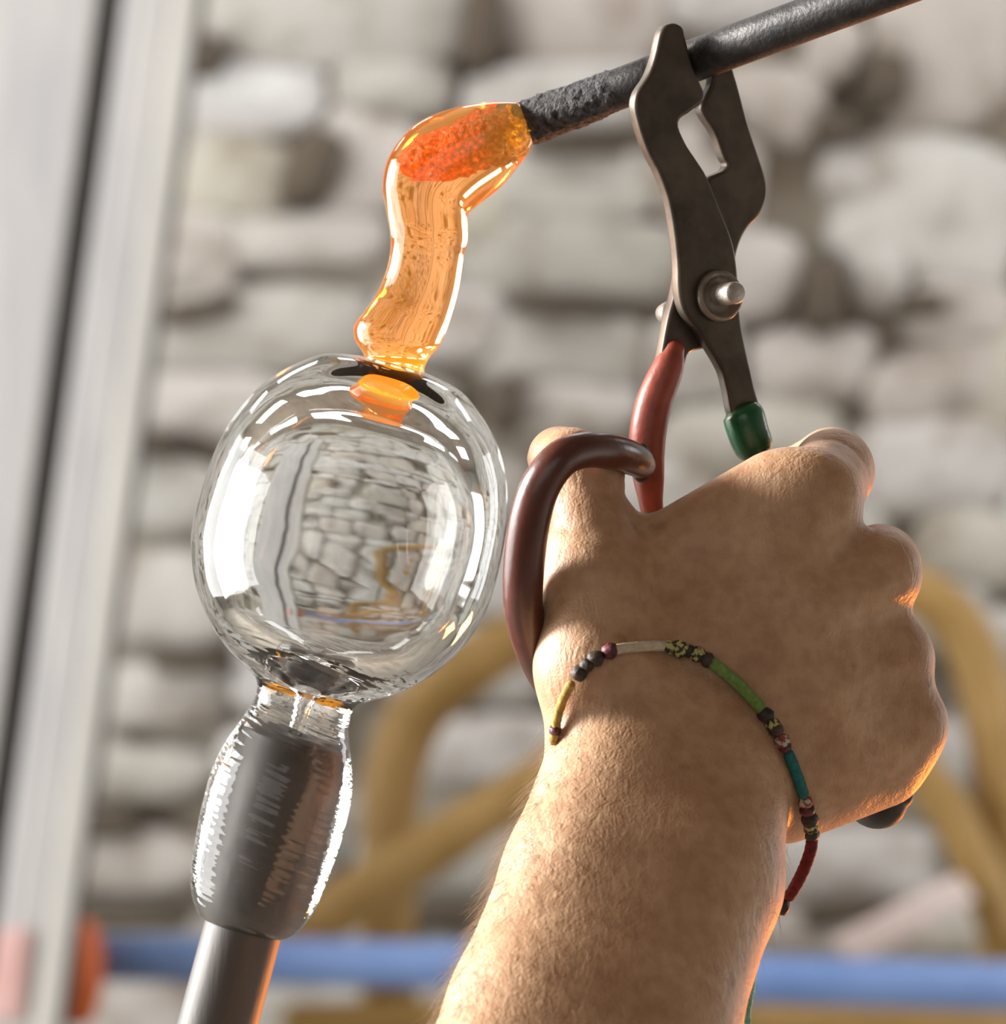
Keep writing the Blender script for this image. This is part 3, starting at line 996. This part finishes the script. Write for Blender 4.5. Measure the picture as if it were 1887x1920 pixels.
def surface_nets(F, lo, h):
    ins = F < 0
    nx, ny, nz = F.shape
    c = {}
    cnt = np.zeros((nx - 1, ny - 1, nz - 1), np.int8)
    acc = np.zeros((nx - 1, ny - 1, nz - 1, 3), np.float32)
    corners = [(i, j, k) for i in (0, 1) for j in (0, 1) for k in (0, 1)]

    def cv(c_):
        i, j, k = c_
        return F[i:nx - 1 + i, j:ny - 1 + j, k:nz - 1 + k]
    for a in corners:
        for ax in range(3):
            if a[ax] == 0:
                b = list(a); b[ax] = 1; b = tuple(b)
                fa_, fb_ = cv(a), cv(b)
                cr = (fa_ < 0) != (fb_ < 0)
                t = np.where(cr, fa_ / np.where(cr, fa_ - fb_, 1), 0)
                cnt += cr
                for d_ in range(3):
                    val = (a[d_] + t) if d_ == ax else float(a[d_])
                    acc[..., d_] += np.where(cr, val, 0)
    act = cnt > 0
    idx = -np.ones(act.shape, np.int64)
    idx[act] = np.arange(act.sum())
    ijk = np.argwhere(act).astype(np.float32)
    vt = lo + h * (ijk + acc[act] / cnt[act][:, None])
    quads = []
    for ax in range(3):
        sl0 = [slice(1, -1)] * 3; sl1 = [slice(1, -1)] * 3
        sl0[ax] = slice(0, -1); sl1[ax] = slice(1, None)
        s0, s1 = ins[tuple(sl0)], ins[tuple(sl1)]
        e = np.argwhere(s0 != s1)
        flip = s0[tuple(e.T)]
        base = e.copy()
        for q in range(3):
            if q != ax:
                base[:, q] += 1
        u, v_ = [(1, 2), (2, 0), (0, 1)][ax]

        def cell(du, dv):
            p = base.copy(); p[:, u] += du; p[:, v_] += dv
            return idx[p[:, 0], p[:, 1], p[:, 2]]
        q = np.stack([cell(-1, -1), cell(0, -1), cell(0, 0), cell(-1, 0)], 1)
        q[~flip] = q[~flip][:, ::-1]
        quads.append(q)
    return vt, np.concatenate(quads)


vt, qd = surface_nets(F, lo, H)
del GX, GYY, GZ
# light relaxation takes out the grid stepping
e_a = np.concatenate([qd[:, 0], qd[:, 1], qd[:, 2], qd[:, 3]])
e_b = np.concatenate([qd[:, 1], qd[:, 2], qd[:, 3], qd[:, 0]])
deg = np.bincount(e_a, minlength=len(vt)).astype(float)
for it in range(5):
    sm = np.stack([np.bincount(e_a, vt[e_b, d_], minlength=len(vt)) for d_ in range(3)], 1) / np.maximum(deg, 1)[:, None]
    vt = vt * 0.5 + sm * 0.5
me = bpy.data.meshes.new('person')
me.vertices.add(len(vt)); me.vertices.foreach_set('co', vt.astype(np.float32).ravel())
me.loops.add(len(qd) * 4); me.loops.foreach_set('vertex_index', qd.astype(np.int32).ravel())
me.polygons.add(len(qd)); me.polygons.foreach_set('loop_start', np.arange(0, len(qd) * 4, 4, dtype=np.int32))
me.update(calc_edges=True); me.validate()
me.polygons.foreach_set('use_smooth', [True] * len(me.polygons))
me.materials.append(M['skin'])
person = bpy.data.objects.new('person', me)
C.objects.link(person)
tag(person, 'bare hairy forearm and right fist closed round the shears handles, thumb in loop', 'person')
bvh = BVHTree.FromPolygons([tuple(p) for p in vt], [tuple(int(i) for i in q) for q in qd])
EYEP = Vector((0, -D, EYE))


def on_skin(px, py, default=None):
    d = (P(px, py, 0) - EYEP).normalized()
    loc, nor, i, dist = bvh.ray_cast(EYEP, d)
    if loc is None:
        return default, None
    if nor.dot(d) > 0: nor = -nor
    return loc, nor


# forearm hair: thin tapering strands, nobody could count them
rnd = random.Random(5)
hv, hf = [], []
arm_dir = (P(1190, 1392, 4) - P(1018, 1900, -38)).normalized()      # towards the hand
cand = np.random.RandomState(3).permutation(len(qd))
count = 0
camv = Vector((0, -1, 0))
for ci in cand:
    q = [Vector(vt[int(i)]) for i in qd[ci]]
    c0 = (q[0] + q[1] + q[2] + q[3]) / 4
    if c0.z > EYE - 0.050 or c0.y > 0.035: continue
    nrm = (q[2] - q[0]).cross(q[3] - q[1])
    if nrm.length < 1e-12: continue
    nrm.normalize()
    # keep the hairy outer side of the forearm
    side = -nrm.x
    pr_ = 0.15 + 0.85 * max(0, side) ** 1.5
    kk = S * (D + c0.y)
    px = 943.5 + c0.x / kk; py = 960 - (c0.z - EYE) / kk
    lim = 1330 if px < 1100 else 1290
    if py < lim or px > 1480: continue
    if px > 1150: pr_ *= 0.35
    if py < 1450: pr_ *= 0.5
    if rnd.random() > pr_: continue
    side_dir = arm_dir.cross(nrm)
    dirv = (-arm_dir * rnd.uniform(0.6, 1.0) + side_dir * rnd.uniform(-0.35, 0.45) + nrm * rnd.uniform(0.2, 0.65)).normalized()
    bend = (-arm_dir * rnd.uniform(0.2, 0.9) + Vector((rnd.uniform(-.4, .3), rnd.uniform(-.3, .3), rnd.uniform(-.5, .3))))
    Ln = rnd.uniform(0.004, 0.0095) + (rnd.uniform(0, 0.005) if side > 0.6 else 0)
    rad = rnd.uniform(0.000035, 0.00006)
    b0 = len(hv)
    ns = 5
    pcur = c0 - nrm * 0.0003
    dcur = dirv
    for s_ in range(ns):
        u1 = dcur.cross(camv)
        if u1.length < 1e-4: u1 = Vector((1, 0, 0))
        u1.normalize(); u2 = dcur.cross(u1)
        rr = rad * (1 - s_ / (ns - 0.6))
        for k in range(3):
            an = 2 * PI * k / 3
            hv.append(pcur + (u1 * math.cos(an) + u2 * math.sin(an)) * rr)
        pcur = pcur + dcur * (Ln / (ns - 1))
        dcur = (dcur + bend * 0.28).normalized()
    for s_ in range(ns - 1):
        for k in range(3):
            k2 = (k + 1) % 3
            hf.append((b0 + s_ * 3 + k, b0 + s_ * 3 + k2, b0 + (s_ + 1) * 3 + k2, b0 + (s_ + 1) * 3 + k))
    count += 1
    if count > 4200: break
hair = mesh_obj('arm_hair', hv, hf, M['hair'], person)
tag(hair, 'fair fine hair on the forearm', kind='stuff')

# ------------------------------------------------------------------ bracelet
br = empty('bracelet', P(1280, 1230, -10))
tag(br, 'thin multicoloured wrapped-thread bracelet with small knot beads round the wrist', 'bracelet')


def cord_mat(name, c1, c2):
    return simple(name, c1, c2, 900, 0.7, 0, 0.6, 1500, dist=0.0004, spec=0.2)


CM = {
    'ochre': cord_mat('ochre_thread', (0.45, 0.30, 0.07), (0.30, 0.18, 0.05)),
    'beige': cord_mat('beige_thread', (0.55, 0.47, 0.36), (0.44, 0.36, 0.26)),
    'green': cord_mat('green_thread', (0.17, 0.28, 0.075), (0.11, 0.19, 0.05)),
    'teal': cord_mat('teal_thread', (0.02, 0.14, 0.14), (0.015, 0.09, 0.09)),
    'red': cord_mat('dark_red_thread', (0.16, 0.02, 0.02), (0.09, 0.012, 0.012)),
    'dark': simple('dark_knot', (0.010, 0.008, 0.007), (0.055, 0.03, 0.016), 350, 0.6, 0, 0.6, 900, dist=0.0006),
    'multi': simple('yellow_black_knot', (0.02, 0.018, 0.012), (0.42, 0.38, 0.14), 900, 0.6, 0, 0.6, 900, dist=0.0006, lo=0.48, hi=0.53),
    'wine': simple('wine_knot', (0.12, 0.012, 0.022), (0.03, 0.008, 0.010), 350, 0.5, 0, 0.6, 900, dist=0.0006),
    'pale': simple('pale_red_knot', (0.22, 0.03, 0.02), (0.42, 0.38, 0.30), 900, 0.6, 0, 0.6, 900, dist=0.0006, lo=0.5, hi=0.55),
    'mint': cord_mat('mint_thread', (0.25, 0.60, 0.48), (0.12, 0.38, 0.32)),
}
track = [(1038, 1388), (1048, 1335), (1068, 1288), (1098, 1250), (1140, 1222), (1195, 1213), (1250, 1212), (1300, 1224),
         (1345, 1250), (1398, 1297), (1440, 1345), (1475, 1405), (1500, 1468), (1517, 1528), (1523, 1578)]
tw = []
for i, (x, y) in enumerate(track):
    loc, nor = on_skin(x, y)
    d_ = loc.y * 1000 - 2.0 if loc is not None else 4.0
    tw.append([x, y, d_])
ds = [t[2] for t in tw]
for it in range(3):
    ds = [min(ds[i], (ds[max(0, i - 1)] + ds[i] + ds[min(len(ds) - 1, i + 1)]) / 3 + 0.4) for i in range(len(ds))]
tw = [(x, y, d_) for (x, y, _), d_ in zip(tw, ds)]
tw += [(1510, 1625, tw[-1][2] + 1), (1484, 1675, tw[-1][2] + 3), (1448, 1722, tw[-1][2] + 7)]
fine = catmull(tw, 12)


def near(px, py):
    return min(range(len(fine)), key=lambda i: (fine[i][0] - px) ** 2 + (fine[i][1] - py) ** 2)


def wrap(c, p0, p1, r, nm='thread_wrap'):
    i0, i1 = sorted((near(*p0), near(*p1)))
    pts = [(f_[0], f_[1], f_[2], r * 0.9) for f_ in fine[i0:i1 + 1]]
    return px_tube(nm, pts, CM[c], br, 12, 2, 'round', 0.00012, 1500)


def bead(c, px, py, r):
    f_ = fine[near(px, py)]
    ce = P(*f_)
    v, fcs = [], []
    nu, nv = 14, 9
    of = Vector((px, py, r))
    for j in range(nv + 1):
        ph = -PI / 2 + PI * j / nv
        for i in range(nu):
            th = 2 * PI * i / nu
            q = Vector((math.cos(ph) * math.cos(th), math.sin(ph), math.cos(ph) * math.sin(th)))
            q *= 1 + 0.22 * mnoise.noise(q * 1.7 + of)
            v.append(ce + q * R_(r, f_[2]))
    for j in range(nv):
        for i in range(nu):
            i2 = (i + 1) % nu
            fcs.append((j * nu + i, j * nu + i2, (j + 1) * nu + i2, (j + 1) * nu + i))
    o = mesh_obj('knot_bead', v, fcs, CM[c], br)
    fix_normals(o)


wrap('ochre', (1038, 1388), (1072, 1284), 10)
bead('wine', 1041, 1372, 12)
bead('dark', 1087, 1262, 16); bead('dark', 1100, 1247, 14); bead('dark', 1119, 1234, 16); bead('wine', 1143, 1220, 16)
wrap('beige', (1156, 1217), (1246, 1212), 11)
bead('multi', 1256, 1212, 14); bead('multi', 1276, 1217, 17); bead('dark', 1293, 1221, 13); bead('multi', 1309, 1228, 16); bead('dark', 1326, 1238, 15)
wrap('green', (1338, 1246), (1428, 1330), 13)
bead('dark', 1438, 1342, 16); bead('multi', 1448, 1358, 14); bead('dark', 1456, 1372, 15); bead('pale', 1466, 1388, 15); bead('wine', 1474, 1402, 13)
wrap('teal', (1480, 1415), (1508, 1490), 12)
bead('pale', 1511, 1503, 14); bead('wine', 1515, 1518, 15); bead('dark', 1519, 1535, 17); bead('multi', 1521, 1553, 14); bead('dark', 1523, 1566, 14)
wrap('red', (1523, 1578), (1482, 1678), 13)
bead('dark', 1466, 1700, 17); bead('wine', 1452, 1716, 12)
e_ = fine[-1]
s0 = fine[0]
px_tube('cord', [(e_[0], e_[1], e_[2], 8), (1400, 1740, 30, 8), (1300, 1700, 36, 8), (1190, 1590, 36, 8), (1095, 1480, 28, 8), (1050, 1420, 12, 8), (s0[0], s0[1], s0[2], 8)],
        CM['wine'], br, 10, 6)
px_tube('cord_tail', [(1400, 1740, 30, 6), (1415, 1800, 20, 6), (1408, 1860, 5, 7), (1400, 1900, 0, 8), (1402, 1935, 0, 8)], CM['mint'], br, 10, 6, 'round', 0.0003, 900)
